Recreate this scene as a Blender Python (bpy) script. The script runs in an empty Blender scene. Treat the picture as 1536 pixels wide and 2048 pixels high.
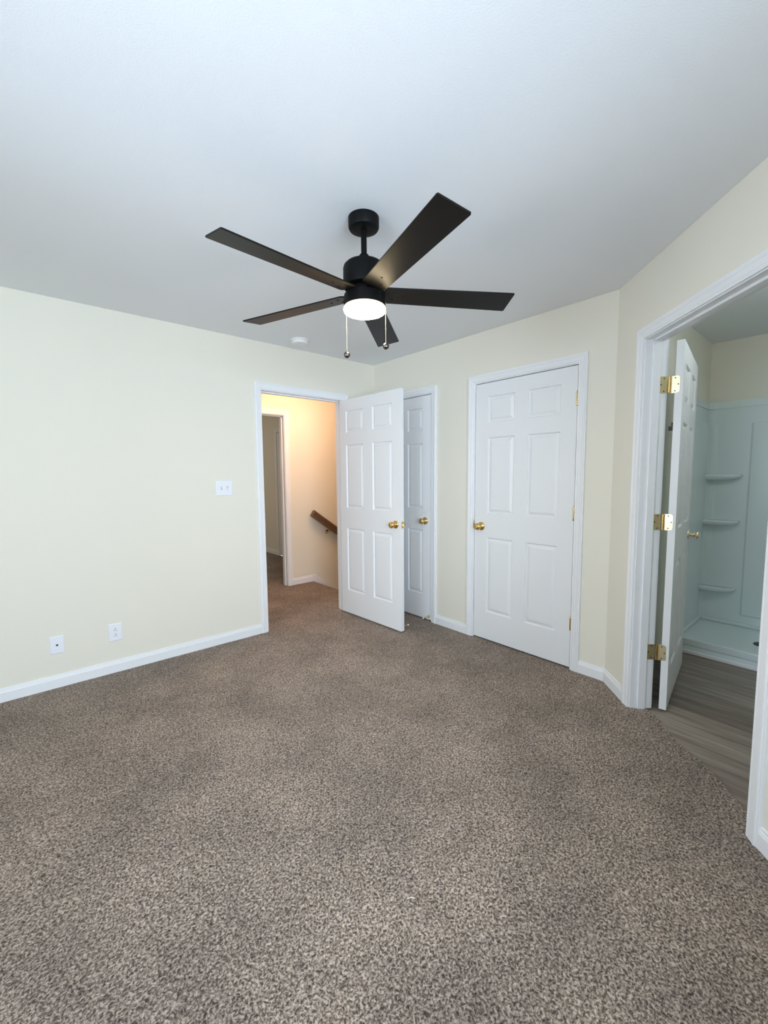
import bpy, bmesh, math, random
from mathutils import Vector, Matrix
from mathutils.geometry import tessellate_polygon
random.seed(7)
PI = math.pi
S2 = 2 ** -.5
D = bpy.data
SC = bpy.context.scene
COL = SC.collection

# ------------------------------------------------------------------ camera
cam_d = D.cameras.new('camera')
cam_d.sensor_fit = 'VERTICAL'
cam_d.sensor_height = 36.0
cam_d.lens = 847.09 * 36.0 / 2048
cam_d.clip_start = 0.05
cam = D.objects.new('camera', cam_d)
COL.objects.link(cam)
yaw, pit, rol = map(math.radians, (48.836, -4.983, -0.438))
fw = Vector((math.cos(yaw) * math.cos(pit), math.sin(yaw) * math.cos(pit), math.sin(pit)))
rt0 = Vector((math.sin(yaw), -math.cos(yaw), 0))
up0 = rt0.cross(fw)
rt = rt0 * math.cos(rol) + up0 * math.sin(rol)
up = -rt0 * math.sin(rol) + up0 * math.cos(rol)
cam.matrix_world = Matrix(((rt.x, up.x, -fw.x, -2.8111), (rt.y, up.y, -fw.y, -3.3564), (rt.z, up.z, -fw.z, 1.3423), (0, 0, 0, 1)))
SC.camera = cam

# ------------------------------------------------------------------ world, colour, lights
SC.view_settings.view_transform = 'Standard'
SC.view_settings.look = 'None'
SC.view_settings.exposure = 1.0
SC.view_settings.gamma = 1.0
SC.view_settings.use_curve_mapping = False
w = D.worlds.new('sky')
SC.world = w
w.use_nodes = True
bg = w.node_tree.nodes['Background']
bg.inputs[0].default_value = (0.62, 0.80, 1.0, 1)
bg.inputs[1].default_value = 1.0
SC.cycles.max_bounces = 12
SC.cycles.diffuse_bounces = 8


def area_light(name, loc, rot, sx, sy, power, color, spread=PI):
    l = D.lights.new(name, 'AREA')
    l.shape = 'RECTANGLE'
    l.size, l.size_y = sx, sy
    l.energy = power
    l.color = color
    l.spread = spread
    o = D.objects.new(name, l)
    COL.objects.link(o)
    o.location = loc
    o.rotation_euler = rot
    return o


def point_light(name, loc, power, color, r):
    l = D.lights.new(name, 'POINT')
    l.energy = power
    l.color = color
    l.shadow_soft_size = r
    o = D.objects.new(name, l)
    COL.objects.link(o)
    o.location = loc
    return o


# daylight entering by the window behind the camera and the window on the left wall
area_light('window_daylight', (-2.75, -4.72, 1.45), (math.radians(90), 0, 0), 1.7, 1.3, 74, (0.73, 0.86, 1.0))
area_light('window_daylight', (-4.32, -2.5, 1.45), (math.radians(90), 0, math.radians(-90)), 1.5, 1.3, 26, (0.73, 0.86, 1.0))
# stair hall ceiling lamp, then an unseen light added to brighten the bathroom
point_light('hall_lamp', (-0.35, 0.38, 2.33), 13.5, (1.0, 0.60, 0.36), 0.10)
point_light('bath_fill', (0.10, -3.20, 2.30), 3.8, (0.86, 0.97, 1.0), .06)
point_light('far_room_fill', (-1.6, 3.3, 1.7), 7, (1.0, 0.90, 0.78), .3)  # unseen fill added to lift the dark room across the hall

# ------------------------------------------------------------------ materials


def new_mat(name):
    m = D.materials.new(name)
    m.use_nodes = True
    nt = m.node_tree
    return m, nt, nt.nodes['Principled BSDF']


def nd(nt, t, **kw):
    n = nt.nodes.new(t)
    for k, v in kw.items():
        setattr(n, k, v)
    return n


def simple(name, col, rough=.5, metal=0., spec=.5, bump=None):
    m, nt, b = new_mat(name)
    b.inputs['Base Color'].default_value = (*col, 1)
    b.inputs['Roughness'].default_value = rough
    b.inputs['Metallic'].default_value = metal
    b.inputs['Specular IOR Level'].default_value = spec
    tc = nd(nt, 'ShaderNodeTexCoord')
    if bump:
        sc, st, di = bump
        n = nd(nt, 'ShaderNodeTexNoise')
        n.inputs['Scale'].default_value = sc
        n.inputs['Detail'].default_value = 3
        nt.links.new(tc.outputs['Object'], n.inputs['Vector'])
        bp = nd(nt, 'ShaderNodeBump')
        bp.inputs['Strength'].default_value = st
        bp.inputs['Distance'].default_value = di
        nt.links.new(n.outputs['Fac'], bp.inputs['Height'])
        nt.links.new(bp.outputs['Normal'], b.inputs['Normal'])
    else:
        n = nd(nt, 'ShaderNodeTexNoise')
        n.inputs['Scale'].default_value = 60
        mp = nd(nt, 'ShaderNodeMapRange')
        mp.inputs['To Min'].default_value = max(rough - .03, 0)
        mp.inputs['To Max'].default_value = rough + .03
        nt.links.new(tc.outputs['Object'], n.inputs['Vector'])
        nt.links.new(n.outputs['Fac'], mp.inputs['Value'])
        nt.links.new(mp.outputs['Result'], b.inputs['Roughness'])
    return m


M = {}
M['wall'] = simple('cream_wall_paint', (0.80, 0.768, 0.672), .75, bump=(220, .12, .002))
M['ceil'] = simple('white_ceiling_paint', (0.79, 0.808, 0.832), .9, bump=(230, .28, .002))
M['trim'] = simple('white_trim_paint', (0.84, 0.85, 0.87), .38)
M['door'] = simple('white_door_paint', (0.82, 0.83, 0.845), .42, bump=(420, .08, .0008))
M['plastic'] = simple('white_plastic', (0.83, 0.85, 0.90), .35)
M['grey'] = simple('shadow_grey_plastic', (0.30, 0.31, 0.33), .6)
M['slot'] = simple('dark_slot', (0.02, 0.02, 0.02), .6)
M['brass'] = simple('polished_brass', (0.78, 0.53, 0.20), .16, 1)
M['brassdim'] = simple('satin_brass', (0.80, 0.70, 0.44), .36, 1)
M['pale'] = simple('pale_brass', (0.86, 0.78, 0.60), .15, 1)
M['black'] = simple('matt_black_metal', (0.004, 0.004, 0.004), .5, spec=.12, bump=(300, .05, .0005))
M['blade'] = simple('black_blade_laminate', (0.006, 0.005, 0.004), .40, spec=.18, bump=(300, .05, .0005))
M['chrome'] = simple('dark_polished_nickel', (0.20, 0.17, 0.15), .12, 1)
M['chain'] = simple('bead_chain', (0.50, 0.45, 0.34), .4, 1)
M['rubber'] = simple('white_rubber', (0.85, 0.84, 0.80), .5)
M['acrylic'] = simple('white_shower_acrylic', (0.70, 0.78, 0.78), .16)
M['drain'] = simple('dark_bronze', (0.05, 0.045, 0.04), .35, .8)
M['smoke'] = simple('off_white_plastic', (0.80, 0.80, 0.79), .4)
M['thread'] = simple('white_thread', (0.9, 0.9, 0.88), .8)


def carpet_material():
    m, nt, b = new_mat('speckled_taupe_carpet')
    tc = nd(nt, 'ShaderNodeTexCoord')
    L = nt.links.new
    # warp the lookup so the tufts lean and curl
    wn = nd(nt, 'ShaderNodeTexNoise'); wn.inputs['Scale'].default_value = 70; wn.inputs['Detail'].default_value = 1
    L(tc.outputs['Object'], wn.inputs['Vector'])
    wm = nd(nt, 'ShaderNodeVectorMath', operation='MULTIPLY_ADD')
    wm.inputs[1].default_value = (.012, .012, .012)
    L(wn.outputs['Color'], wm.inputs[0]); L(tc.outputs['Object'], wm.inputs[2])
    tuft = nd(nt, 'ShaderNodeTexNoise'); tuft.inputs['Scale'].default_value = 138; tuft.inputs['Detail'].default_value = 3.5
    tuft.inputs['Roughness'].default_value = .68
    L(wm.outputs[0], tuft.inputs['Vector'])
    ramp = nd(nt, 'ShaderNodeValToRGB')
    e = ramp.color_ramp.elements
    e[0].position = .37; e[0].color = (0.050, 0.034, 0.026, 1)
    e[1].position = .63; e[1].color = (0.64, 0.54, 0.45, 1)
    k = e.new(.465); k.color = (0.215, 0.160, 0.125, 1)
    k = e.new(.55); k.color = (0.43, 0.34, 0.275, 1)
    L(tuft.outputs['Fac'], ramp.inputs['Fac'])
    # brushed patches: shading of the pile's lie put into the colour
    pn = nd(nt, 'ShaderNodeTexNoise'); pn.inputs['Scale'].default_value = 2.6; pn.inputs['Detail'].default_value = 5; pn.inputs['Roughness'].default_value = .62
    L(tc.outputs['Object'], pn.inputs['Vector'])
    pm = nd(nt, 'ShaderNodeMapRange')
    pm.inputs['From Min'].default_value = .35; pm.inputs['From Max'].default_value = .68
    pm.inputs['To Min'].default_value = .78; pm.inputs['To Max'].default_value = 1.22
    L(pn.outputs['Fac'], pm.inputs['Value'])
    vm = nd(nt, 'ShaderNodeVectorMath', operation='SCALE')
    L(ramp.outputs['Color'], vm.inputs[0]); L(pm.outputs['Result'], vm.inputs['Scale'])
    L(vm.outputs[0], b.inputs['Base Color'])
    b.inputs['Roughness'].default_value = .95
    b.inputs['Specular IOR Level'].default_value = .1
    b.inputs['Sheen Weight'].default_value = .15
    bp = nd(nt, 'ShaderNodeBump'); bp.inputs['Strength'].default_value = 1.0; bp.inputs['Distance'].default_value = .012
    L(tuft.outputs['Fac'], bp.inputs['Height']); L(bp.outputs['Normal'], b.inputs['Normal'])
    return m


def vinyl_material():
    m, nt, b = new_mat('grey_brown_vinyl_plank')
    L = nt.links.new
    tc = nd(nt, 'ShaderNodeTexCoord')
    mp = nd(nt, 'ShaderNodeMapping'); mp.inputs['Rotation'].default_value = (0, 0, math.radians(90))
    L(tc.outputs['Object'], mp.inputs['Vector'])
    br = nd(nt, 'ShaderNodeTexBrick')
    br.offset = .37
    br.inputs['Scale'].default_value = 1
    br.inputs['Brick Width'].default_value = 1.22
    br.inputs['Row Height'].default_value = .152
    br.inputs['Mortar Size'].default_value = .0012
    br.inputs['Bias'].default_value = 0
    br.inputs['Color1'].default_value = (0.17, 0.125, 0.10, 1)
    br.inputs['Color2'].default_value = (0.285, 0.235, 0.195, 1)
    br.inputs['Mortar'].default_value = (0.10, 0.085, 0.07, 1)
    L(mp.outputs[0], br.inputs['Vector'])
    st = nd(nt, 'ShaderNodeMapping'); st.inputs['Scale'].default_value = (16, 1.1, 1)
    L(tc.outputs['Object'], st.inputs['Vector'])
    n = nd(nt, 'ShaderNodeTexNoise'); n.inputs['Scale'].default_value = 2.2; n.inputs['Detail'].default_value = 6
    L(st.outputs[0], n.inputs['Vector'])
    r = nd(nt, 'ShaderNodeMapRange'); r.inputs['From Min'].default_value = .3; r.inputs['From Max'].default_value = .7
    r.inputs['To Min'].default_value = .62; r.inputs['To Max'].default_value = 1.35
    L(n.outputs['Fac'], r.inputs['Value'])
    v = nd(nt, 'ShaderNodeVectorMath', operation='SCALE')
    L(br.outputs['Color'], v.inputs[0]); L(r.outputs['Result'], v.inputs['Scale'])
    L(v.outputs[0], b.inputs['Base Color'])
    b.inputs['Roughness'].default_value = .42
    return m


def wood_material():
    m, nt, b = new_mat('dark_stained_oak')
    L = nt.links.new
    tc = nd(nt, 'ShaderNodeTexCoord')
    st = nd(nt, 'ShaderNodeMapping'); st.inputs['Scale'].default_value = (3, 60, 60)
    L(tc.outputs['Object'], st.inputs['Vector'])
    n = nd(nt, 'ShaderNodeTexNoise'); n.inputs['Scale'].default_value = 2; n.inputs['Detail'].default_value = 4
    L(st.outputs[0], n.inputs['Vector'])
    r = nd(nt, 'ShaderNodeValToRGB')
    r.color_ramp.elements[0].color = (0.075, 0.035, 0.018, 1)
    r.color_ramp.elements[1].color = (0.19, 0.105, 0.06, 1)
    L(n.outputs['Fac'], r.inputs['Fac']); L(r.outputs['Color'], b.inputs['Base Color'])
    b.inputs['Roughness'].default_value = .35
    return m


def glow_material(name='lit_white_diffuser', col=(1.0, 0.80, 0.50, 1), st=40):
    m, nt, b = new_mat(name)
    b.inputs['Base Color'].default_value = (.9, .88, .82, 1)
    b.inputs['Emission Color'].default_value = col
    b.inputs['Emission Strength'].default_value = st
    return m


def glass_material():
    m, nt, b = new_mat('window_glass')
    out = nt.nodes['Material Output']
    t = nd(nt, 'ShaderNodeBsdfTransparent')
    g = nd(nt, 'ShaderNodeBsdfGlossy'); g.inputs['Roughness'].default_value = .02
    fr = nd(nt, 'ShaderNodeFresnel')
    mx = nd(nt, 'ShaderNodeMixShader')
    nt.links.new(fr.outputs[0], mx.inputs[0]); nt.links.new(t.outputs[0], mx.inputs[1]); nt.links.new(g.outputs[0], mx.inputs[2])
    nt.links.new(mx.outputs[0], out.inputs['Surface'])
    return m


M['carpet'] = carpet_material()
M['vinyl'] = vinyl_material()
M['oak'] = wood_material()
M['glow'] = glow_material()
M['rim'] = glow_material('diffuser_edge_glow', (1.0, .62, .12, 1), .9)  # weaker light of the diffuser edge, put into an amber emission
M['glass'] = glass_material()

# ------------------------------------------------------------------ mesh helpers


class MB:
    def __init__(self):
        self.bm = bmesh.new()

    def poly(self, pts):
        vs = [self.bm.verts.new(p) for p in pts]
        return self.bm.faces.new(vs)

    def box(self, a, b, f=None):
        f = f or (lambda *p: p)
        (x0, y0, z0), (x1, y1, z1) = a, b
        v = [self.bm.verts.new(f(x, y, z)) for x in (x0, x1) for y in (y0, y1) for z in (z0, z1)]
        for q in ((0, 1, 3, 2), (4, 6, 7, 5), (0, 4, 5, 1), (2, 3, 7, 6), (0, 2, 6, 4), (1, 5, 7, 3)):
            self.bm.faces.new([v[i] for i in q])
        return self

    def loft(self, rings, cap=True, closed=True):
        R = [[self.bm.verts.new(p) for p in r] for r in rings]
        n = len(R[0])
        for a, b in zip(R, R[1:]):
            for i in range(n if closed else n - 1):
                j = (i + 1) % n
                self.bm.faces.new((a[i], a[j], b[j], b[i]))
        if cap:
            self.bm.faces.new(R[0]); self.bm.faces.new(R[-1])
        return self

    def lathe(self, prof, mtx=None, seg=40):
        """profile of (r, h) about local z; mtx places it"""
        mtx = mtx or Matrix()
        rings = []
        for r, h in prof:
            r = max(r, 1e-5)
            rings.append([mtx @ Vector((r * math.cos(2 * PI * k / seg), r * math.sin(2 * PI * k / seg), h)) for k in range(seg)])
        return self.loft(rings)

    def tube(self, pts, r, seg=10):
        pts = [Vector(p) for p in pts]
        rings = []
        for i, p in enumerate(pts):
            t = (pts[min(i + 1, len(pts) - 1)] - pts[max(i - 1, 0)]).normalized()
            a = t.cross(Vector((0, 0, 1)) if abs(t.z) < .9 else Vector((1, 0, 0))).normalized()
            b = t.cross(a)
            rings.append([p + (a * math.cos(2 * PI * k / seg) + b * math.sin(2 * PI * k / seg)) * r for k in range(seg)])
        return self.loft(rings)

    def prism(self, outline, z0, z1, f=None):
        """2D outline extruded in the third axis through map f"""
        f = f or (lambda x, y, z: (x, y, z))
        return self.loft([[f(x, y, z0) for x, y in outline], [f(x, y, z1) for x, y in outline]])

    def slab(self, pts, z0, z1):
        """any simple outline, tessellated, between two heights"""
        top = [self.bm.verts.new((x, y, z1)) for x, y in pts]
        bot = [self.bm.verts.new((x, y, z0)) for x, y in pts]
        for a, b, c in tessellate_polygon([[Vector((x, y, 0)) for x, y in pts]]):
            self.bm.faces.new((top[a], top[b], top[c]))
            self.bm.faces.new((bot[a], bot[c], bot[b]))
        for i in range(len(pts)):
            j = (i + 1) % len(pts)
            self.bm.faces.new((top[i], bot[i], bot[j], top[j]))
        return self

    def build(self, name, mat, parent=None, smooth=False, bevel=0, loc=None, pre=None):
        if pre is not None:
            bmesh.ops.transform(self.bm, matrix=pre, verts=self.bm.verts)
        bmesh.ops.recalc_face_normals(self.bm, faces=self.bm.faces)
        me = D.meshes.new(name)
        self.bm.to_mesh(me)
        self.bm.free()
        me.materials.append(mat)
        if smooth:
            for p in me.polygons:
                p.use_smooth = True
            try:
                me.set_sharp_from_angle(angle=math.radians(smooth if smooth is not True else 35))
            except Exception:
                pass
        o = D.objects.new(name, me)
        COL.objects.link(o)
        if parent:
            o.parent = parent
        if loc:
            o.location = loc
        if bevel:
            bv = o.modifiers.new('bevel', 'BEVEL')
            bv.width = bevel
            bv.segments = 2
            bv.limit_method = 'ANGLE'
            bv.angle_limit = math.radians(50)
        return o


def tag(o, label=None, cat=None, group=None, kind=None):
    if label: o['label'] = label
    if cat: o['category'] = cat
    if group: o['group'] = group
    if kind: o['kind'] = kind
    return o


def empty(name, loc=(0, 0, 0), rz=0):
    o = D.objects.new(name, None)
    COL.objects.link(o)
    o.location = loc
    o.rotation_euler = (0, 0, rz)
    o.empty_display_size = .1
    return o


def struct(o, label, cat):
    return tag(o, label, cat, kind='structure')


# ------------------------------------------------------------------ wall frames: (u along, n into the bedroom, z)
TH = .115
YC = -2.3026          # corner of the right-hand wall with the angled wall
H = 2.44


def WL(u, n, z): return (u, -n, z)                       # hall-door wall
def WB(u, n, z): return (-n, -u, z)                      # closet wall
def WR(u, n, z): return (-S2 * u - S2 * n, YC - S2 * u + S2 * n, z)   # angled wall with bathroom door
def WH(u, n, z): return (u, 1.25 - n, z)                 # far wall of the hall
def WF(u, n, z): return (.52 - n, -u, z)                 # wall of the room across the hall

HEAD = 2.051
# openings (clear between jambs)
OP1 = (-1.217, -.396)
OP2 = (.172, .788)
OP3 = (1.257, 2.071)
OP4 = (.318, 1.178)
OP5 = (-1.17, -.352)
OP6 = (-3.14, -2.36)


def wall(name, f, u0, u1, ops, label, th=TH, z0=0., z1=H, mat='wall', ins=0.015):
    m = MB()
    cur = u0
    for a, b in ops:
        a, b = a - ins, b + ins
        m.box((cur, -th, z0), (a, 0, z1), f)
        m.box((a, -th, HEAD + ins), (b, 0, z1), f)
        cur = b
    m.box((cur, -th, z0), (u1, 0, z1), f)
    return struct(m.build(name, M[mat]), label, 'wall')


wall('wall_left', WL, -4.2, 0, [OP1], 'cream wall on the left with light switch, outlets and the open hall doorway')
wall('wall_back', WB, 0, 2.3026 - .0001, [OP2, OP3], 'cream wall on the right holding the two closed closet doors')
wall('wall_right', WR, 0, 1.9, [OP4], 'cream angled wall around the bathroom doorway at the right edge')
E_R = WR(1.9, 0, 0)
# shell behind the camera
m = MB(); m.box((E_R[0], E_R[1], 0), (E_R[0] + TH, -4.55, H)); struct(m.build('wall_side', M['wall']), 'cream wall behind the camera beyond the bathroom', 'wall')


def window_wall(name, f, u0, u1, a, b, za, zb, label):
    m = MB()
    m.box((u0, -TH, 0), (a, 0, H), f); m.box((b, -TH, 0), (u1, 0, H), f)
    m.box((a, -TH, 0), (b, 0, za), f); m.box((a, -TH, zb), (b, 0, H), f)
    return struct(m.build(name, M['wall']), label, 'wall')


def window(name, f, a, b, za, zb, label):
    r = empty(name, f((a + b) / 2, -TH / 2, za))
    struct(r, label, 'window')
    inv = Matrix.Translation(-r.location)
    m = MB(); t = .05
    m.box((a, -TH, za), (a + t, 0, zb), f); m.box((b - t, -TH, za), (b, 0, zb), f)
    m.box((a, -TH, zb - t), (b, 0, zb), f); m.box((a, -TH, za), (b, .02, za + t), f)
    zm = (za + zb) / 2
    m.box((a, -.08, zm - .02), (b, -.04, zm + .02), f)
    m.build('window_frame', M['trim'], r, pre=inv)
    m = MB(); m.box((a + t, -.065, za + t), (b - t, -.06, zb - t), f)
    m.build('pane', M['glass'], r, pre=inv)


def WK(u, n, z): return (u, -4.5 + n, z)
def WS(u, n, z): return (-4.2 + n, u, z)


window_wall('wall_rear', WK, -4.2, E_R[0] + TH, -3.65, -1.85, .8, 2.1, 'cream wall with a window behind the camera')
window('window_1', WK, -3.65, -1.85, .8, 2.1, 'white window behind the camera letting in daylight')
window_wall('wall_far_left', WS, -4.5, 0, -3.3, -1.7, .8, 2.1, 'cream wall with a window to the left of the frame')
window('window_2', WS, -3.3, -1.7, .8, 2.1, 'white window on the wall left of the frame')

# closets behind the right-hand wall
m = MB()
m.box((.75, 0, 0), (.80, -2.3, H)); m.box((TH, -1.0, 0), (.75, -1.03, H)); m.box((TH, -.01, 0), (.80, .02, H))
struct(m.build('wall_closet', M['wall']), 'closet partition hidden behind the closed closet doors', 'wall')

# hall and stairwell
wall('wall_hall', WH, -2.6, 0, [OP5], 'cream hall wall with an open doorway, seen through the hall door')
m = MB(); m.box((0, 1.25, -2.2), (3.0, 1.25 + TH, H)); struct(m.build('wall_stair', M['wall']), 'cream stairwell wall carrying the wooden handrail', 'wall')
m = MB(); m.box((0, 0.0, -2.2), (3.0, TH, H)); struct(m.build('wall_stair', M['wall']), 'near side wall of the stairwell hidden by the open door', 'wall')
m = MB(); m.box((-2.7, TH, 0), (-2.6, 1.25, H)); m.box((3.0, 0, -2.2), (3.1, 1.4, H)); struct(m.build('wall_hall_end', M['wall']), 'end walls of the hall and the stairwell', 'wall')
# room across the hall
wall('wall_far_room', WF, -4.6, -1.25 - TH, [OP6], 'shaded cream wall of the room across the hall')
m = MB(); m.box((-2.6, 4.6, 0), (.64, 4.7, H)); m.box((-2.7, 1.25 + TH, 0), (-2.6, 4.7, H)); struct(m.build('wall_far_room_end', M['wall']), 'hidden end walls of the room across the hall', 'wall')
m = MB(); m.box((.66, 2.2, 0), (.70, 3.3, H)); struct(m.build('wall_far_room_closet', M['wall']), 'hidden wall behind the door of the room across the hall', 'wall')

# bathroom walls
BY0, BY1, BX1 = -2.40, -3.93, 1.78
m = MB(); m.box((.066, BY0, 0), (BX1 + .1, BY0 + .1, H)); struct(m.build('wall_bath_left', M['wall']), 'cream bathroom wall to the left of the shower', 'wall')
m = MB(); m.box((BX1, BY1 - .1, 0), (BX1 + .1, BY0, H)); struct(m.build('wall_bath_back', M['wall']), 'cream bathroom wall above the shower surround', 'wall')
m = MB(); m.box((E_R[0] + TH, BY1 - .1, 0), (BX1, BY1, H)); struct(m.build('wall_bath_right', M['wall']), 'hidden bathroom wall on the right', 'wall')

# ceilings and floors
m = MB(); m.box((-4.35, -4.65, H), (TH, 0, H + .08)); struct(m.build('ceiling', M['ceil']), 'smooth white bedroom ceiling with the black fan', 'ceiling')
m = MB(); m.box((-2.7, 0, H), (3.1, 4.75, H + .08)); struct(m.build('ceiling', M['ceil']), 'ceiling over the hall and the room across it', 'ceiling')
# bathroom ceiling covers the closets too
m = MB(); m.box((TH, -4.65, H), (1.95, 0, H + .08)); struct(m.build('ceiling', M['ceil']), 'white bathroom ceiling seen through the right doorway', 'ceiling')


def carpet_edge():
    """line where the carpet stops in the bathroom doorway, slightly wavy"""
    pts = []
    for i in range(25):
        u = OP4[0] + (OP4[1] - OP4[0]) * i / 24
        pts.append(WR(u, -.092 - .010 * math.sin(i * .55) - random.uniform(-.0025, .0025), 0)[:2])
    return pts


ed = carpet_edge()
out = [(-4.25, -4.55), (E_R[0] + .02, -4.55), (E_R[0] + .02, E_R[1])]
out += [WR(OP4[1], -.02, 0)[:2]] + ed[::-1] + [WR(OP4[0], -.02, 0)[:2], (.0, YC), (.02, YC), (.02, -2.10), (.74, -2.10), (.74, -.0), (.0, .0), (0, 1.25), (.0, 1.36), (.52, 1.36), (.52, 4.6), (-2.65, 4.6), (-2.65, .0), (-4.25, 0)]
m = MB()
m.slab(out, -.012, 0)
struct(m.build('floor', M['carpet']), 'speckled taupe cut-pile carpet over the bedroom and hall', 'floor')
m = MB(); m.box((-1.30, -4.05, -.06), (1.9, -2.28, -.010)); struct(m.build('floor', M['vinyl']), 'grey-brown wood-look plank floor of the bathroom', 'floor')
m = MB(); m.box((-4.4, -4.7, -.12), (2.0, 0.12, -.061)); m.box((-2.7, .12, -.12), (0, 4.7, -.061)); m.box((0, 1.37, -.12), (.8, 4.7, -.061))
struct(m.build('floor', M['wall']), 'hidden subfloor under the rooms', 'floor')
# carpeted steps going down to the right of the hall landing
m = MB()
for k in range(9):
    m.box((k * .26, TH, -.19 * (k + 1) - .19), (k * .26 + .29, 1.25, -.19 * (k + 1)))
m.box((-.02, TH, -.4), (0.0, 1.25, -.012))
struct(m.build('floor', M['carpet']), 'carpeted stairs going down beside the handrail', 'stairs')

# ------------------------------------------------------------------ trim: casings, jambs, baseboards
CAS = [(0, 0), (0, .009), (.004, .011), (.011, .0098), (.016, .0125), (.036, .015), (.040, .0178), (.048, .0178), (.051, .0145), (.057, .0145), (.0585, .012), (.0585, 0)]


def casing(m, f, a, b, z, side=1, base=0.):
    rings = [[], [], [], []]
    for d, h in CAS:
        n = base + side * h
        rings[0].append(f(a - d, n, .0)); rings[1].append(f(a - d, n, z + d))
        rings[2].append(f(b + d, n, z + d)); rings[3].append(f(b + d, n, .0))
    m.loft(rings)


def frame(name, f, op, label, front=True, back=True, stop=(-.045, -.08), strike=None):
    a, b = op
    o0 = Vector(f((a + b) / 2, -TH / 2, 0))
    r = empty(name, o0)
    struct(r, label, 'door frame')
    inv = Matrix.Translation(-o0)
    if front:
        m = MB(); casing(m, f, a - .005, b + .005, HEAD + .005); m.build('casing', M['trim'], r, pre=inv)
    if back:
        m = MB(); casing(m, f, a - .005, b + .005, HEAD + .005, -1, -TH); m.build('casing', M['trim'], r, pre=inv)
    m = MB()
    m.box((a - .015, -TH, 0), (a, 0, HEAD), f); m.box((b, -TH, 0), (b + .015, 0, HEAD), f)
    m.box((a - .015, -TH, HEAD), (b + .015, 0, HEAD + .015), f)
    m.build('jamb', M['trim'], r, pre=inv)
    if stop:
        m = MB(); s = .011
        m.box((a, stop[1], 0), (a + s, stop[0], HEAD), f); m.box((b - s, stop[1], 0), (b, stop[0], HEAD), f)
        m.box((a, stop[1], HEAD - s), (b, stop[0], HEAD), f)
        m.build('stop_moulding', M['trim'], r, pre=inv)
    if strike:
        u, n0, n1, z = strike
        m = MB(); m.box((u - .0012, n0, z - .028), (u + .0012, n1, z + .028), f)
        tag(m.build('strike_plate', M['brass'], r, pre=inv), 'brass strike plate')
    return r


frame('trim_1', WL, OP1, 'white casing and jamb around the open hall doorway', strike=(OP1[0] + .0012, -.035, .004, .93))
frame('trim_2', WB, OP2, 'white casing around the narrow closet door behind the open door', back=False, stop=(-.040, -.075))
frame('trim_3', WB, OP3, 'white casing around the wide closed closet door', back=False, stop=(-.040, -.075), strike=(OP3[0] + .0, -.03, .006, .935))
frame('trim_4', WR, OP4, 'white casing and jamb of the bathroom doorway at right', stop=(-.040, -.078))
frame('trim_5', WH, OP5, 'white casing around the hall doorway opposite the open door', strike=(OP5[1] - .0012, -.075, -.05, .93))
frame('trim_6', WF, OP6, 'white casing in the shaded room across the hall', back=False)

BAS = [(0, 0), (.013, 0), (.013, .058), (.0105, .063), (.0105, .067), (.0075, .071), (.006, .081), (0, .083)]


def base(name, f, a, b, label, k0=0., k1=0.):
    """k0/k1: how much each end shortens per unit thickness (mitre)"""
    m = MB()
    m.loft([[f(a + k0 * n, n, z) for n, z in BAS], [f(b - k1 * n, n, z) for n, z in BAS]])
    return struct(m.build(name, M['trim']), label, 'baseboard')


CW = .0635
K45 = math.tan(math.radians(22.5))
base('baseboard_left', WL, -4.2, OP1[0] - CW, 'white baseboard along the left wall up to the hall door casing', 1, 0)
base('baseboard_corner', WL, OP1[1] + CW, 0, 'short white baseboard in the corner behind the open door', 0, 1)
base('baseboard_back', WB, 0, OP2[0] - CW, 'sliver of white baseboard left of the narrow closet door', 1, 0)
base('baseboard_back', WB, OP2[1] + CW, OP3[0] - CW, 'white baseboard between the two closet doors')
base('baseboard_back', WB, OP3[1] + CW, -YC, 'white baseboard right of the wide closet door', 0, K45)
base('baseboard_right', WR, 0, OP4[0] - CW, 'short white baseboard between the corner and the bathroom casing', K45, 0)
base('baseboard_right', WR, OP4[1] + CW, 1.9, 'white baseboard right of the bathroom doorway at the frame edge')
base('baseboard_hall', WH, OP5[1] + CW, 0, 'white baseboard on the hall wall next to the stairs')
base('baseboard_hall', WH, -2.6, OP5[0] - CW, 'white baseboard on the hall wall left of its doorway')
base('baseboard_far_room', WF, -4.6, OP6[0] - CW, 'white baseboard in the shaded room across the hall')
# sloping skirt board that follows the stairs
m = MB()
prof = [(-.0, .083), (.05, .083 - .010), (2.6, .083 - .010 - 2.55 * .7)]
sk = [(x, z) for x, z in prof] + [(2.6, prof[2][1] - .30), (.16, -.30), (0, -.30)]
m.prism(sk, 0, .013, lambda x, z, t: (x, 1.25 - t, z))
struct(m.build('trim_7', M['trim']), 'white skirt board sloping down along the stairs', 'skirt board')

# ------------------------------------------------------------------ doors
PR = [(.225, .830), (1.023, 1.616), (1.730, 1.930)]


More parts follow.
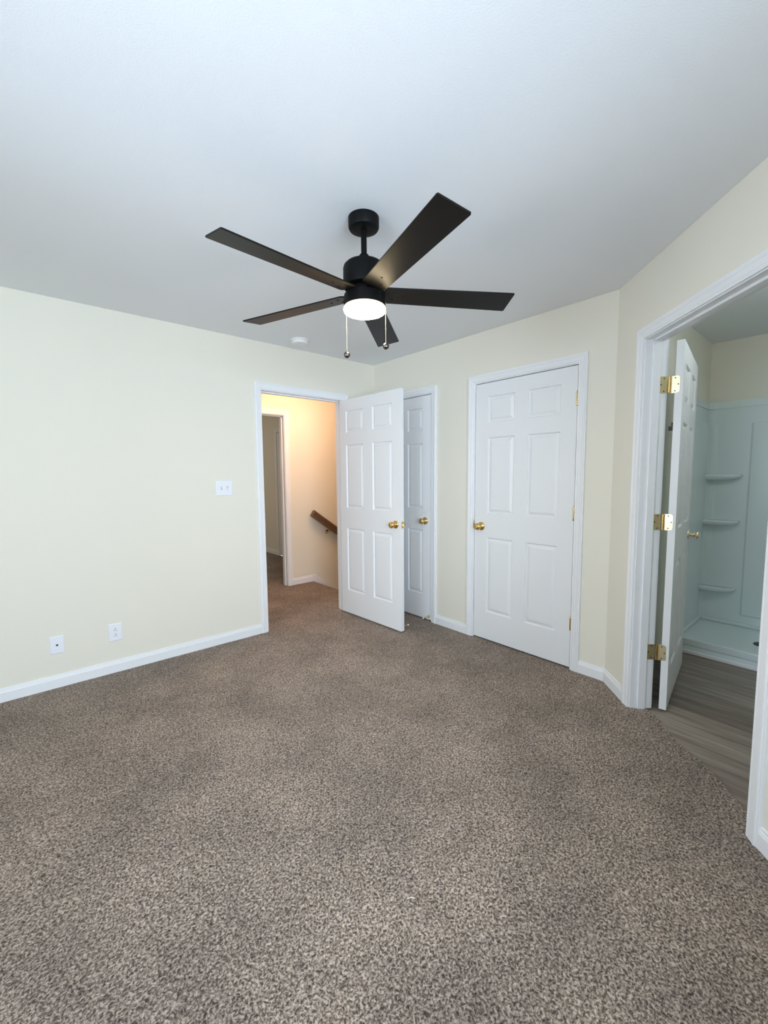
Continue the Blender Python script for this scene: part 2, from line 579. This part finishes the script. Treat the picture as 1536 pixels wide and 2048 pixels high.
def slab_mesh(w, h=2.034, t=.035, cols=None, z0=0.):
    m = MB(); bm = m.bm
    cols = cols or [(.118, .355), (.460, .698)]
    xs = sorted({0, w, *[c for p in cols for c in p]})
    zs = sorted({0, h, *[c for p in PR for c in p]})
    for side in (0, 1):
        Y = (lambda d: d) if side == 0 else (lambda d: t - d)
        grid = {}
        for i, x in enumerate(xs):
            for j, z in enumerate(zs):
                grid[i, j] = bm.verts.new((x, Y(0), z + z0))
        for i in range(len(xs) - 1):
            for j in range(len(zs) - 1):
                q = [grid[i, j], grid[i + 1, j], grid[i + 1, j + 1], grid[i, j + 1]]
                x0, x1, za, zb = xs[i], xs[i + 1], zs[j], zs[j + 1]
                if any(abs(x0 - c[0]) < 1e-6 and abs(x1 - c[1]) < 1e-6 for c in cols) and any(abs(za - c[0]) < 1e-6 and abs(zb - c[1]) < 1e-6 for c in PR):
                    prev = q
                    for ins, dep in ((.003, .005), (.006, .0110), (.010, .0120), (.034, .0015), (.036, .0015)):
                        nx = [bm.verts.new((xx, Y(dep), zz + z0)) for xx, zz in ((x0 + ins, za + ins), (x1 - ins, za + ins), (x1 - ins, zb - ins), (x0 + ins, zb - ins))]
                        for k in range(4):
                            l = (k + 1) % 4
                            bm.faces.new((prev[k], prev[l], nx[l], nx[k]))
                        prev = nx
                    bm.faces.new(prev)
                else:
                    bm.faces.new(q)
    # edge faces
    for (a, b) in (((0, 0), (w, 0)), ((w, 0), (w, h)), ((w, h), (0, h)), ((0, h), (0, 0))):
        v = [bm.verts.new((a[0], 0, a[1] + z0)), bm.verts.new((b[0], 0, b[1] + z0)), bm.verts.new((b[0], t, b[1] + z0)), bm.verts.new((a[0], t, a[1] + z0))]
        bm.faces.new(v)
    bmesh.ops.remove_doubles(bm, verts=bm.verts, dist=1e-5)
    return m


KNOB = [(.0, 0), (.0335, 0), (.0335, .003), (.031, .007), (.022, .010), (.0135, .013), (.0115, .020), (.0115, .028), (.016, .033), (.0245, .038), (.0275, .046), (.0275, .053), (.0235, .061), (.015, .0645), (0, .065)]


def knob(parent, x, y, z, sgn, mat='brass'):
    """sgn -1: sticks out towards local -y"""
    mt = Matrix.Translation((x, y, z)) @ Matrix.Rotation(PI / 2 if sgn < 0 else -PI / 2, 4, 'X')
    k = MB().lathe(KNOB, mt, 36).build('knob', M[mat], parent, smooth=60)
    return tag(k, 'round pale brass door knob' if mat == 'pale' else 'round polished brass door knob')


def barrel_hinge(parent, x, y, zc, h=.092):
    """closed-door hinge: knuckle and the thin edges of its leaves"""
    m = MB()
    m.lathe([(0, -h / 2 - .004), (.004, -h / 2 - .003), (.0058, -h / 2), (.0058, -h / 2 + h * .2 - .0006), (.0050, -h / 2 + h * .2), (.0058, -h / 2 + h * .2 + .0006), (.0058, -h / 2 + h * .4 - .0006), (.0050, -h / 2 + h * .4), (.0058, -h / 2 + h * .4 + .0006), (.0058, -h / 2 + h * .6 - .0006), (.0050, -h / 2 + h * .6), (.0058, -h / 2 + h * .6 + .0006), (.0058, -h / 2 + h * .8 - .0006), (.0050, -h / 2 + h * .8), (.0058, -h / 2 + h * .8 + .0006), (.0058, h / 2), (.004, h / 2 + .003), (0, h / 2 + .004)], Matrix.Translation((x, y, zc)), 16)
    m.box((x - .0065, y, zc - h / 2), (x - .0045, y + .012, zc + h / 2))
    return tag(m.build('hinge', M['brass'], parent, smooth=40), 'brass hinge')


def rigid_stop(parent, x, y, z, sgn=-1, ln=.07):
    """short brass rod with a white tip, screwed to the foot of a door"""
    mt = Matrix.Translation((x, y, z)) @ Matrix.Rotation(PI / 2 if sgn < 0 else -PI / 2, 4, 'X')
    r = MB().lathe([(0, 0), (.0125, 0), (.0115, .004), (.006, .010), (.0035, .014), (.0030, ln), (0, ln)], mt, 20).build('door_stop', M['brass'], parent, smooth=50)
    tag(r, 'brass rod door stop')
    t = MB().lathe([(0, ln - .002), (.005, ln - .002), (.0068, ln + .003), (.0060, ln + .010), (0, ln + .012)], mt, 16).build('tip', M['rubber'], r, smooth=50)
    tag(t, 'white rubber tip')
    return r


def door(name, loc, ang, w, label, cols=None, h=2.034, zb=.011):
    r = empty(name, (loc[0], loc[1], 0), ang)
    struct(r, label, 'door')
    slab_mesh(w, h, cols=cols, z0=zb).build('slab', M['door'], r, bevel=0)
    return r


RIGHT = -PI / 2
# hall door, swung open into the bedroom
a1 = math.radians(-87.85)
d1 = door('door_1', (-.427, .006), a1, .815, 'white six-panel door standing open in front of the narrow closet', cols=[(.095, .343), (.465, .715)])
knob(d1, .752, 0, .925, -1); knob(d1, .752, .035, .925, 1)
m = MB(); m.box((.8148, .006, .925 - .028), (.8162, .029, .925 + .028)); lp = m.build('latch_plate', M['brass'], d1)
tag(lp, 'brass latch plate on the door edge')
m = MB(); m.loft([[(.816, .012, .917), (.816, .024, .917), (.816, .024, .933), (.816, .012, .933)], [(.822, .012, .918), (.828, .021, .918), (.828, .021, .932), (.822, .012, .932)]]); m.build('latch_bolt', M['brassdim'], lp)
for z in (.32, 1.08, 1.83):
    barrel_hinge(d1, -.004, .040, z)
rigid_stop(d1, .785, .035, .034, 1, .075)
# narrow closet door
d2 = door('door_2', (.002, -.175), RIGHT, .610, 'narrow white closed closet door half hidden behind the open door', cols=[(.108, .262), (.310, .502)])
knob(d2, .535, 0, .923, -1)
for z in (.32, 1.08, 1.83):
    barrel_hinge(d2, -.003, -.006, z)
rigid_stop(d2, .580, 0, .040, -1, .07)
# wide closet door
d3 = door('door_3', (.002, -1.2615), RIGHT, .8065, 'wide white six-panel closet door, closed, with brass hinges on its right', cols=[(.116, .347), (.456, .696)])
knob(d3, .064, 0, .928, -1)
for z in (.323, 1.076, 1.832):
    barrel_hinge(d3, .8095, -.007, z)
m = MB(); m.box((-.0045, -.006, .945), (-.0015, .004, .975)); tag(m.build('latch_bolt', M['brassdim'], d3), 'brass latch tongue at the door edge')
# bathroom door
a4 = math.radians(8.37)
O4 = Vector((-.1162, -2.6786, 0))
d4 = door('door_4', O4, a4, .783, 'white bathroom door swung inwards, seen nearly edge on', cols=[(.112, .335), (.445, .668)], zb=.006)
knob(d4, .715, 0, .928, -1, 'pale'); knob(d4, .715, .035, .928, 1, 'pale')
inv4 = (Matrix.Translation(O4) @ Matrix.Rotation(a4, 4, 'Z')).inverted()
JC = Vector(WR(OP4[0], -TH, 0))                     # bathroom-side corner of the hinge jamb
KN = Vector((-.1385, -2.624, 0))


def leaf_outline(s0, s1, h, r=.013):
    """plate with the two outer corners rounded; s0 is the knuckle side"""
    sg = 1 if s1 > s0 else -1
    pts = [(s0, -h / 2)]
    for k in range(7):
        t = k / 6 * PI / 2
        pts.append((s1 - sg * r + sg * r * math.sin(t), -h / 2 + r - r * math.cos(t)))
    for k in range(7):
        t = k / 6 * PI / 2
        pts.append((s1 - sg * r + sg * r * math.cos(t), h / 2 - r + r * math.sin(t)))
    pts.append((s0, h / 2))
    return pts


def butt_hinge(zc):
    h = .089
    m = MB()
    # leaf let into the jamb, running from the knuckle towards the bedroom
    A = JC; da = (Vector(WR(OP4[0], 0, 0)) - JC).normalized(); na = Vector((-S2, -S2, 0))
    pA = KN + na * 0
    base_a = Vector((A.x, A.y, 0))
    off = (KN - base_a).dot(da)

    def fa(s, z, t): return tuple(base_a + da * s + na * (.0005 + t) + Vector((0, 0, zc + z)))
    m.prism(leaf_outline(-.004, .036, h), 0, .0022, fa)
    # leaf on the edge of the door
    dx = Vector((math.cos(a4), math.sin(a4), 0)); dy = Vector((-math.sin(a4), math.cos(a4), 0))
    E0 = O4 + dy * .056; nb = -dx

    def fb(s, z, t): return tuple(E0 - dy * s + nb * (.0005 + t) + Vector((0, 0, zc + z)))
    m.prism(leaf_outline(.0, .043, h), 0, .0022, fb)
    hg = m.build('hinge', M['brassdim'], d4, pre=inv4)
    tag(hg, 'brass butt hinge with both leaves showing')
    kn = [(0, -h / 2)]
    for k in range(5):
        z0 = -h / 2 + k * h / 5; z1 = z0 + h / 5
        kn += [(.0052, z0 + .0005), (.0062, z0 + .001), (.0062, z1 - .001), (.0052, z1 - .0005)]
    kn += [(0, h / 2)]
    MB().lathe(kn, Matrix.Translation(KN + Vector((0, 0, zc))), 16).build('knuckle', M['brass'], hg, smooth=40, pre=inv4)
    for f, ss in ((fa, ((.012, .034), (.027, .0), (.012, -.034))), (fb, ((.022, .034), (.036, .0), (.022, -.034)))):
        for s, z in ss:
            c = Vector(f(s, z, .0022)); ax = (Vector(f(s, z, 1)) - Vector(f(s, z, 0))).normalized()
            mt = Matrix.Translation(c) @ ax.to_track_quat('Z', 'Y').to_matrix().to_4x4()
            MB().lathe([(0, -.0002), (.0034, -.0002), (.0034, .0006), (.0012, .0004), (0, .0004)], mt, 12).build('screw', M['drain'], hg, pre=inv4)


for z in (1.812, 1.073, .335):
    butt_hinge(z)
# small dark catch at the hinge edge
m = MB(); m.box((-.001, .035, 1.570), (.012, .055, 1.592)); m.box((-.001, .035, 1.592), (.010, .042, 1.612))
tag(m.build('catch', M['slot'], d4), 'small dark metal catch in the hinge gap')
# door of the room across the hall
d6 = door('door_5', (.522, 3.135), RIGHT, .775, 'white door in the shaded room across the hall')

# ------------------------------------------------------------------ ceiling fan
FC = Vector((-1.610, -1.865, 0))
fan = empty('ceiling_fan', (FC.x, FC.y, H))
tag(fan, 'black five-blade ceiling fan with glowing light and two pull chains', 'ceiling fan')
CZ = Matrix.Translation((.003, .004, -H))                    # heights given in room z
MB().lathe([(0, 2.44), (.066, 2.44), (.066, 2.402), (.062, 2.394), (.055, 2.391), (.030, 2.390), (0, 2.390)], CZ, 48).build('canopy', M['black'], fan, smooth=30)
# everything below the hanger ball leans very slightly
TL = Matrix(((1, 0, .013, 0), (0, 1, .0183, 0), (-.013, -.0183, 1, 0), (0, 0, 0, 1)))
TLT = Matrix.Translation((0, 0, 2.124 - H)) @ TL @ Matrix.Translation((0, 0, -2.124))
MB().lathe([(0, 2.40), (.0125, 2.40), (.0125, 2.26), (0, 2.26)], TLT, 24).build('downrod', M['black'], fan, smooth=30)
MB().lathe([(0, 2.292), (.014, 2.292), (.020, 2.287), (.0225, 2.278), (.0225, 2.262), (.030, 2.248), (0, 2.248)], TLT, 32).build('coupling', M['black'], fan, smooth=30)
MB().lathe([(0, 2.251), (.060, 2.250), (.080, 2.246), (.088, 2.238), (.091, 2.228), (.091, 2.158), (.088, 2.150), (.070, 2.147), (0, 2.147)], TLT, 64).build('motor_housing', M['black'], fan, smooth=30)
MB().lathe([(0, 2.147), (.060, 2.147), (.060, 2.122), (.082, 2.120), (.088, 2.117), (.090, 2.110), (.090, 2.068), (0, 2.068)], TLT, 64).build('light_housing', M['black'], fan, smooth=30)
rim = MB().lathe([(.080, 2.068), (.0900, 2.068), (.0912, 2.0665), (.0912, 2.062), (.080, 2.062)], TLT, 64).build('edge_glow_ring', M['rim'], fan, smooth=30)  # ring added only to give the diffuser its yellower edge glow
tag(rim, 'added amber ring for the dimmer glow at the diffuser edge')
dif = MB().lathe([(0, 2.067), (.079, 2.067), (.079, 2.0615), (.091, 2.0615), (.091, 2.054), (.088, 2.049), (.080, 2.047), (0, 2.0455)], TLT, 64).build('diffuser', M['glow'], fan, smooth=30)
tag(dif, 'glowing warm white round diffuser')

TI = math.radians(-10.94)


def blade(ang):
    ca, sa = math.cos(ang), math.sin(ang)
    rd = Vector((ca, sa, 0)); tg = Vector((-sa, ca, 0))
    wv = tg * math.cos(TI) + Vector((0, 0, math.sin(TI))); nv = rd.cross(wv)
    C0 = Vector((0, 0, 2.124))

    def f(r, s, t): return tuple(C0 + rd * r + wv * s + nv * t)
    m = MB()
    c = .008
    ol = [(.084, -.040), (.094, -.052), (.656, -.0635), (.6615, -.060), (.6615, .060), (.656, .0635), (.094, .052), (.084, .040)]
    m.loft([[f(r, s, -.003) for r, s in ol], [f(r, s, .003) for r, s in ol]])
    b = m.build('blade', M['blade'], fan, pre=TLT, bevel=.001)
    # iron holding the blade from above
    m = MB()
    m.loft([[f(.055, s, t) for s, t in ((-.016, .004), (.016, .004), (.016, .009), (-.016, .009))],
            [f(.10, s, t) for s, t in ((-.018, .004), (.018, .004), (.018, .009), (-.018, .009))],
            [f(.13, s, t) for s, t in ((-.030, .0031), (.030, .0031), (.030, .007), (-.030, .007))],
            [f(.185, s, t) for s, t in ((-.012, .0031), (.012, .0031), (.012, .007), (-.012, .007))]])
    m.build('blade_iron', M['black'], b, pre=TLT)
    for r, s in ((.172, 0), (.125, .022), (.125, -.022)):
        mt = Matrix.Translation(Vector(f(r, s, -.003))) @ (-nv).to_track_quat('Z', 'Y').to_matrix().to_4x4()
        MB().lathe([(0, 0), (.0048, 0), (.0044, .0018), (.002, .0026), (0, .0026)], mt, 14).build('screw', M['black'], b, pre=TLT, smooth=50)


for i in range(5):
    blade(math.radians(183.17 + 72 * i))

rxy = Vector((math.sin(yaw), -math.cos(yaw), 0))
for sgn, rr, dep, zb in ((1, .0915, 0.0, 1.905), (-1, .0830, .040, 1.880)):
    p = rxy * sgn * rr + Vector((math.cos(yaw), math.sin(yaw), 0)) * dep
    ztop = 2.094 if sgn > 0 else 2.085
    m = MB()
    z = ztop
    n = int((ztop - zb - .014) / .0034)
    rings = []
    prof = []
    for k in range(n):
        zz = ztop - k * .0034
        prof += [(.0006, zz), (.0011, zz - .0009), (.0011, zz - .0024)]
    prof += [(.0007, zb + .013)]
    prof = [(0, ztop + .0002)] + prof
    ch = MB().lathe(prof, Matrix.Translation((p.x, p.y, -H)), 8).build('pull_chain', M['chain'], fan, smooth=60)
    tag(ch, 'thin bead pull chain')
    bl = MB().lathe([(0, .0155), (.003, .0155), (.0035, .0135)] + [(.0145 * math.sin(t), .0145 * math.cos(t)) for t in [k * PI / 14 for k in range(2, 14)]] + [(0, -.0145)], Matrix.Translation((p.x, p.y, zb - H)), 28).build('chain_ball', M['chrome'], ch, smooth=60)
    tag(bl, 'round polished metal chain pull')
    q = rxy * sgn
    m = MB().tube([(p.x - q.x * .006, p.y - q.y * .006, ztop - H + .002), (p.x + q.x * .001, p.y + q.y * .001, ztop - H + .001)], .0035, 12)
    m.build('chain_eyelet', M['chrome'], ch, smooth=40)

# ------------------------------------------------------------------ small things
sd = empty('smoke_detector', (-.985, -.245, H))
tag(sd, 'round white smoke detector on the ceiling near the corner', 'smoke detector')
MB().lathe([(0, 0), (.072, 0), (.072, -.009), (.070, -.011), (0, -.011)], None, 48).build('base', M['smoke'], sd, smooth=30)
MB().lathe([(0, -.011), (.064, -.011), (.064, -.026), (.060, -.033), (.052, -.036), (.030, -.038), (.028, -.0365), (.020, -.0365), (.018, -.038), (0, -.038)], None, 48).build('cover', M['smoke'], sd, smooth=30)


def plate_mesh(w, h, t=.0055):
    m = MB(); e = .004
    m.loft([[(-w / 2, 0, -h / 2), (w / 2, 0, -h / 2), (w / 2, 0, h / 2), (-w / 2, 0, h / 2)],
            [(-w / 2, -t * .45, -h / 2), (w / 2, -t * .45, -h / 2), (w / 2, -t * .45, h / 2), (-w / 2, -t * .45, h / 2)],
            [(-w / 2 + e, -t, -h / 2 + e), (w / 2 - e, -t, -h / 2 + e), (w / 2 - e, -t, h / 2 - e), (-w / 2 + e, -t, h / 2 - e)]])
    return m


def dot(parent, name, x, z, r, y=-.0055, mat='plastic', t=.0008):
    mt = Matrix.Translation((x, y, z)) @ Matrix.Rotation(PI / 2, 4, 'X')
    return MB().lathe([(0, -.0003), (r, -.0003), (r * .9, t), (0, t)], mt, 14).build(name, M[mat], parent)


sw = empty('light_switch', (-1.552, 0, 1.249))
tag(sw, 'white double toggle light switch plate left of the hall doorway', 'light switch')
plate_mesh(.130, .120).build('plate', M['plastic'], sw)
for x, d in ((-.0235, 1), (.0235, -1)):
    m = MB(); m.box((x - .0055, -.0060, -.0125), (x + .0055, -.0054, .0125)); m.build('toggle_slot', M['grey'], sw)
    m = MB()
    m.loft([[(x - .0042, -.0055, -.009), (x + .0042, -.0055, -.009), (x + .0042, -.0055, .009), (x - .0042, -.0055, .009)],
            [(x - .0036, -.016, d * .007 - .004), (x + .0036, -.016, d * .007 - .004), (x + .0036, -.016, d * .007 + .004), (x - .0036, -.016, d * .007 + .004)]])
    m.build('toggle', M['plastic'], sw)
    for z in (-.031, .031):
        tag(dot(sw, 'screw', x, z, .003, mat='smoke'), 'small plate screw')

ot = empty('power_outlet', (-2.343, 0, .279))
tag(ot, 'white duplex power outlet above the baseboard, right of the cable plate', 'outlet')
plate_mesh(.080, .120).build('plate', M['plastic'], ot)
for zc in (.0195, -.0195):
    m = MB()
    ol = []
    for k in range(32):
        t = 2 * PI * k / 32
        ol.append((.0172 * math.cos(t), max(-.0142, min(.0142, .0172 * math.sin(t)))))
    m.prism(ol, -.0050, -.0072, lambda x, z, t: (x, t, z + zc))
    rc = m.build('receptacle', M['plastic'], ot)
    m = MB()
    for x in (-.0063, .0063):
        m.box((x - .0013, -.0076, zc - .0085), (x + .0013, -.0070, zc - .0005))
    mt = Matrix.Translation((0, -.0070, zc + .0072)) @ Matrix.Rotation(PI / 2, 4, 'X')
    m.lathe([(0, 0), (.0030, 0), (.0030, .0006), (0, .0006)], mt, 14)
    tag(m.build('slots', M['slot'], rc), 'dark plug slots')
dot(ot, 'screw', 0, 0, .0025, mat='smoke')

cp = empty('cable_plate', (-2.662, 0, .277))
tag(cp, 'white wall plate with one small jack, nearest the left edge', 'wall plate')
plate_mesh(.074, .114).build('plate', M['plastic'], cp)
m = MB(); m.box((-.006, -.0062, -.0045), (.006, -.0052, .0045)); m.box((-.003, -.0062, -.0065), (.003, -.0052, -.0045))
tag(m.build('jack', M['slot'], cp), 'small dark jack opening')
for z in (.042, -.042):
    dot(cp, 'screw', 0, z, .0025, mat='smoke')

# handrail on the stairwell wall
hr = empty('handrail', (-.01, 1.18, .90))
tag(hr, 'dark stained wooden handrail sloping down the stairwell wall', 'handrail')
sl = -.70
prof = [(-.022, -.036), (.022, -.036), (.024, -.022), (.019, -.014), (.024, -.002), (.027, .010), (.020, .024), (.008, .029), (-.008, .029), (-.020, .024), (-.027, .010), (-.024, -.002), (-.019, -.014), (-.024, -.022)]
L_ = 2.6
m = MB()
c = math.cos(math.atan(sl)); s = math.sin(math.atan(sl))
m.loft([[(-s * b + -.012 + t0 * c, a, c * b - .018 + t0 * s) for a, b in [(p * 1.2, q * 1.3) for p, q in prof]] for t0 in (0, L_)])
m.build('rail', M['oak'], hr, smooth=30)
for xb in (.235, 1.6):
    zc = -.285 + sl * (xb - .235)
    zt = -.018 + sl * (xb + .03) - .036
    m = MB().lathe([(0, 0), (.027, 0), (.026, .005), (.014, .009), (0, .009)], Matrix.Translation((xb, .07, zc)) @ Matrix.Rotation(PI / 2, 4, 'X'), 24)
    m.tube([(xb, .065, zc), (xb + .01, .03, zc + .005), (xb + .035, .004, zc + .03), (xb + .04, 0, -.018 + sl * (xb + .052) - .030)], .006, 10)
    tag(m.build('bracket', M['brass'], hr, smooth=50), 'brass handrail bracket')

# bit of white thread on the carpet
th_ = MB().tube([(-1.95, -2.47, .002), (-1.945, -2.475, .004), (-1.938, -2.478, .003), (-1.932, -2.484, .002)], .0009, 6).build('thread', M['thread'])
tag(th_, 'tiny white thread lying on the carpet in the middle foreground', 'thread')

# ------------------------------------------------------------------ shower
sh = empty('shower_stall', (.95, -3.16, 0))
tag(sh, 'white moulded shower surround with corner shelves and low base', 'shower')
inv = Matrix.Translation(-sh.location)
XB = 1.755
YL, YR = -2.415, -3.915
# pan with raised rim and front curb
m = MB()
m.box((.94, YR, -.01), (BX1 - .01, YL, .045))
m.box((.94, YR, .045), (.99, YL, .100))
m.box((XB - .03, YR, .045), (BX1 - .01, YL, .075)); m.box((.99, YL - .03, .045), (XB - .03, YL, .075)); m.box((.99, YR, .045), (XB - .03, YR + .03, .075))
m.build('shower_base', M['acrylic'], sh, bevel=.008, pre=inv)
m = MB(); m.box((.975 - .052, YR, -.01), (.94, YL, .016)); tag(m.build('base_trim', M['trim'], sh, pre=inv, bevel=.003), 'white strip at the foot of the base')
MB().lathe([(0, .045), (.052, .045), (.050, .049), (.040, .050), (0, .048)], Matrix.Translation((1.36, -2.90, 0)), 32).build('drain', M['drain'], sh, pre=inv, smooth=40)


def surround(t, z0, z1, name):
    """three-sided panel with a coved inner corner, inner face offset t from the walls"""
    m = MB()
    x0 = .955
    xi, yl, yr = BX1 - .003 - t, BY0 - .003 - t, BY1 + .003 + t
    r = .06
    ol = [(x0, yl)]
    for k in range(9):
        a = k / 8 * PI / 2
        ol.append((xi - r + r * math.sin(a), yl - r + r * math.cos(a)))
    for k in range(9):
        a = k / 8 * PI / 2
        ol.append((xi - r + r * math.cos(a), yr + r - r * math.sin(a)))
    ol.append((x0, yr))
    back = [(x0, BY1 + .003), (BX1 - .003, BY1 + .003), (BX1 - .003, BY0 - .003), (x0, BY0 - .003)]
    pts = ol + back
    m.slab(pts, z0, z1)
    return m.build(name, M['acrylic'], sh, pre=inv, smooth=40)


surround(.026, .06, 1.745, 'wall_panel')
surround(.006, 1.745, 1.880, 'top_flange')
surround(.014, 1.880, 1.935, 'top_rim')
# raised centre field of the back panel, left border shows as a vertical ridge
m = MB(); xi = BX1 - .029
m.loft([[(xi - d, y, z) for y, z in ((-2.700 - i, .135 + i), (-3.63 + i, .135 + i), (-3.63 + i, 1.745), (-2.700 - i, 1.745))] for d, i in ((0, 0), (.014, .014))])
m.build('centre_panel', M['acrylic'], sh, pre=inv, bevel=.003)


def shelf(z):
    m = MB()
    xi_, yl_ = BX1 - .029, BY0 - .029
    ol = [(xi_ + .005, yl_ + .005), (xi_ + .005, yl_ - .235)]
    for k in range(1, 12):
        a = k / 12 * PI / 2
        ol.append((xi_ - .02 - .085 * math.sin(a) ** .8, yl_ - .235 + .235 * (1 - math.cos(a)) ** 1.0 * .95))
    ol.append((xi_ - .105, yl_ + .005))
    m.loft([[(xi_ + .005 + (x - xi_ - .005) * k, yl_ + .005 + (y - yl_ - .005) * k, zz) for x, y in ol] for k, zz in ((.72, z - .046), (.90, z - .036), (1.0, z - .018), (1.01, z - .008), (.97, z), (.93, z - .003))])
    m.build('shelf', M['acrylic'], sh, pre=inv, smooth=60)


for z in (1.325, .940, .365):
    shelf(z)
# ------------------------------------------------------------------ end
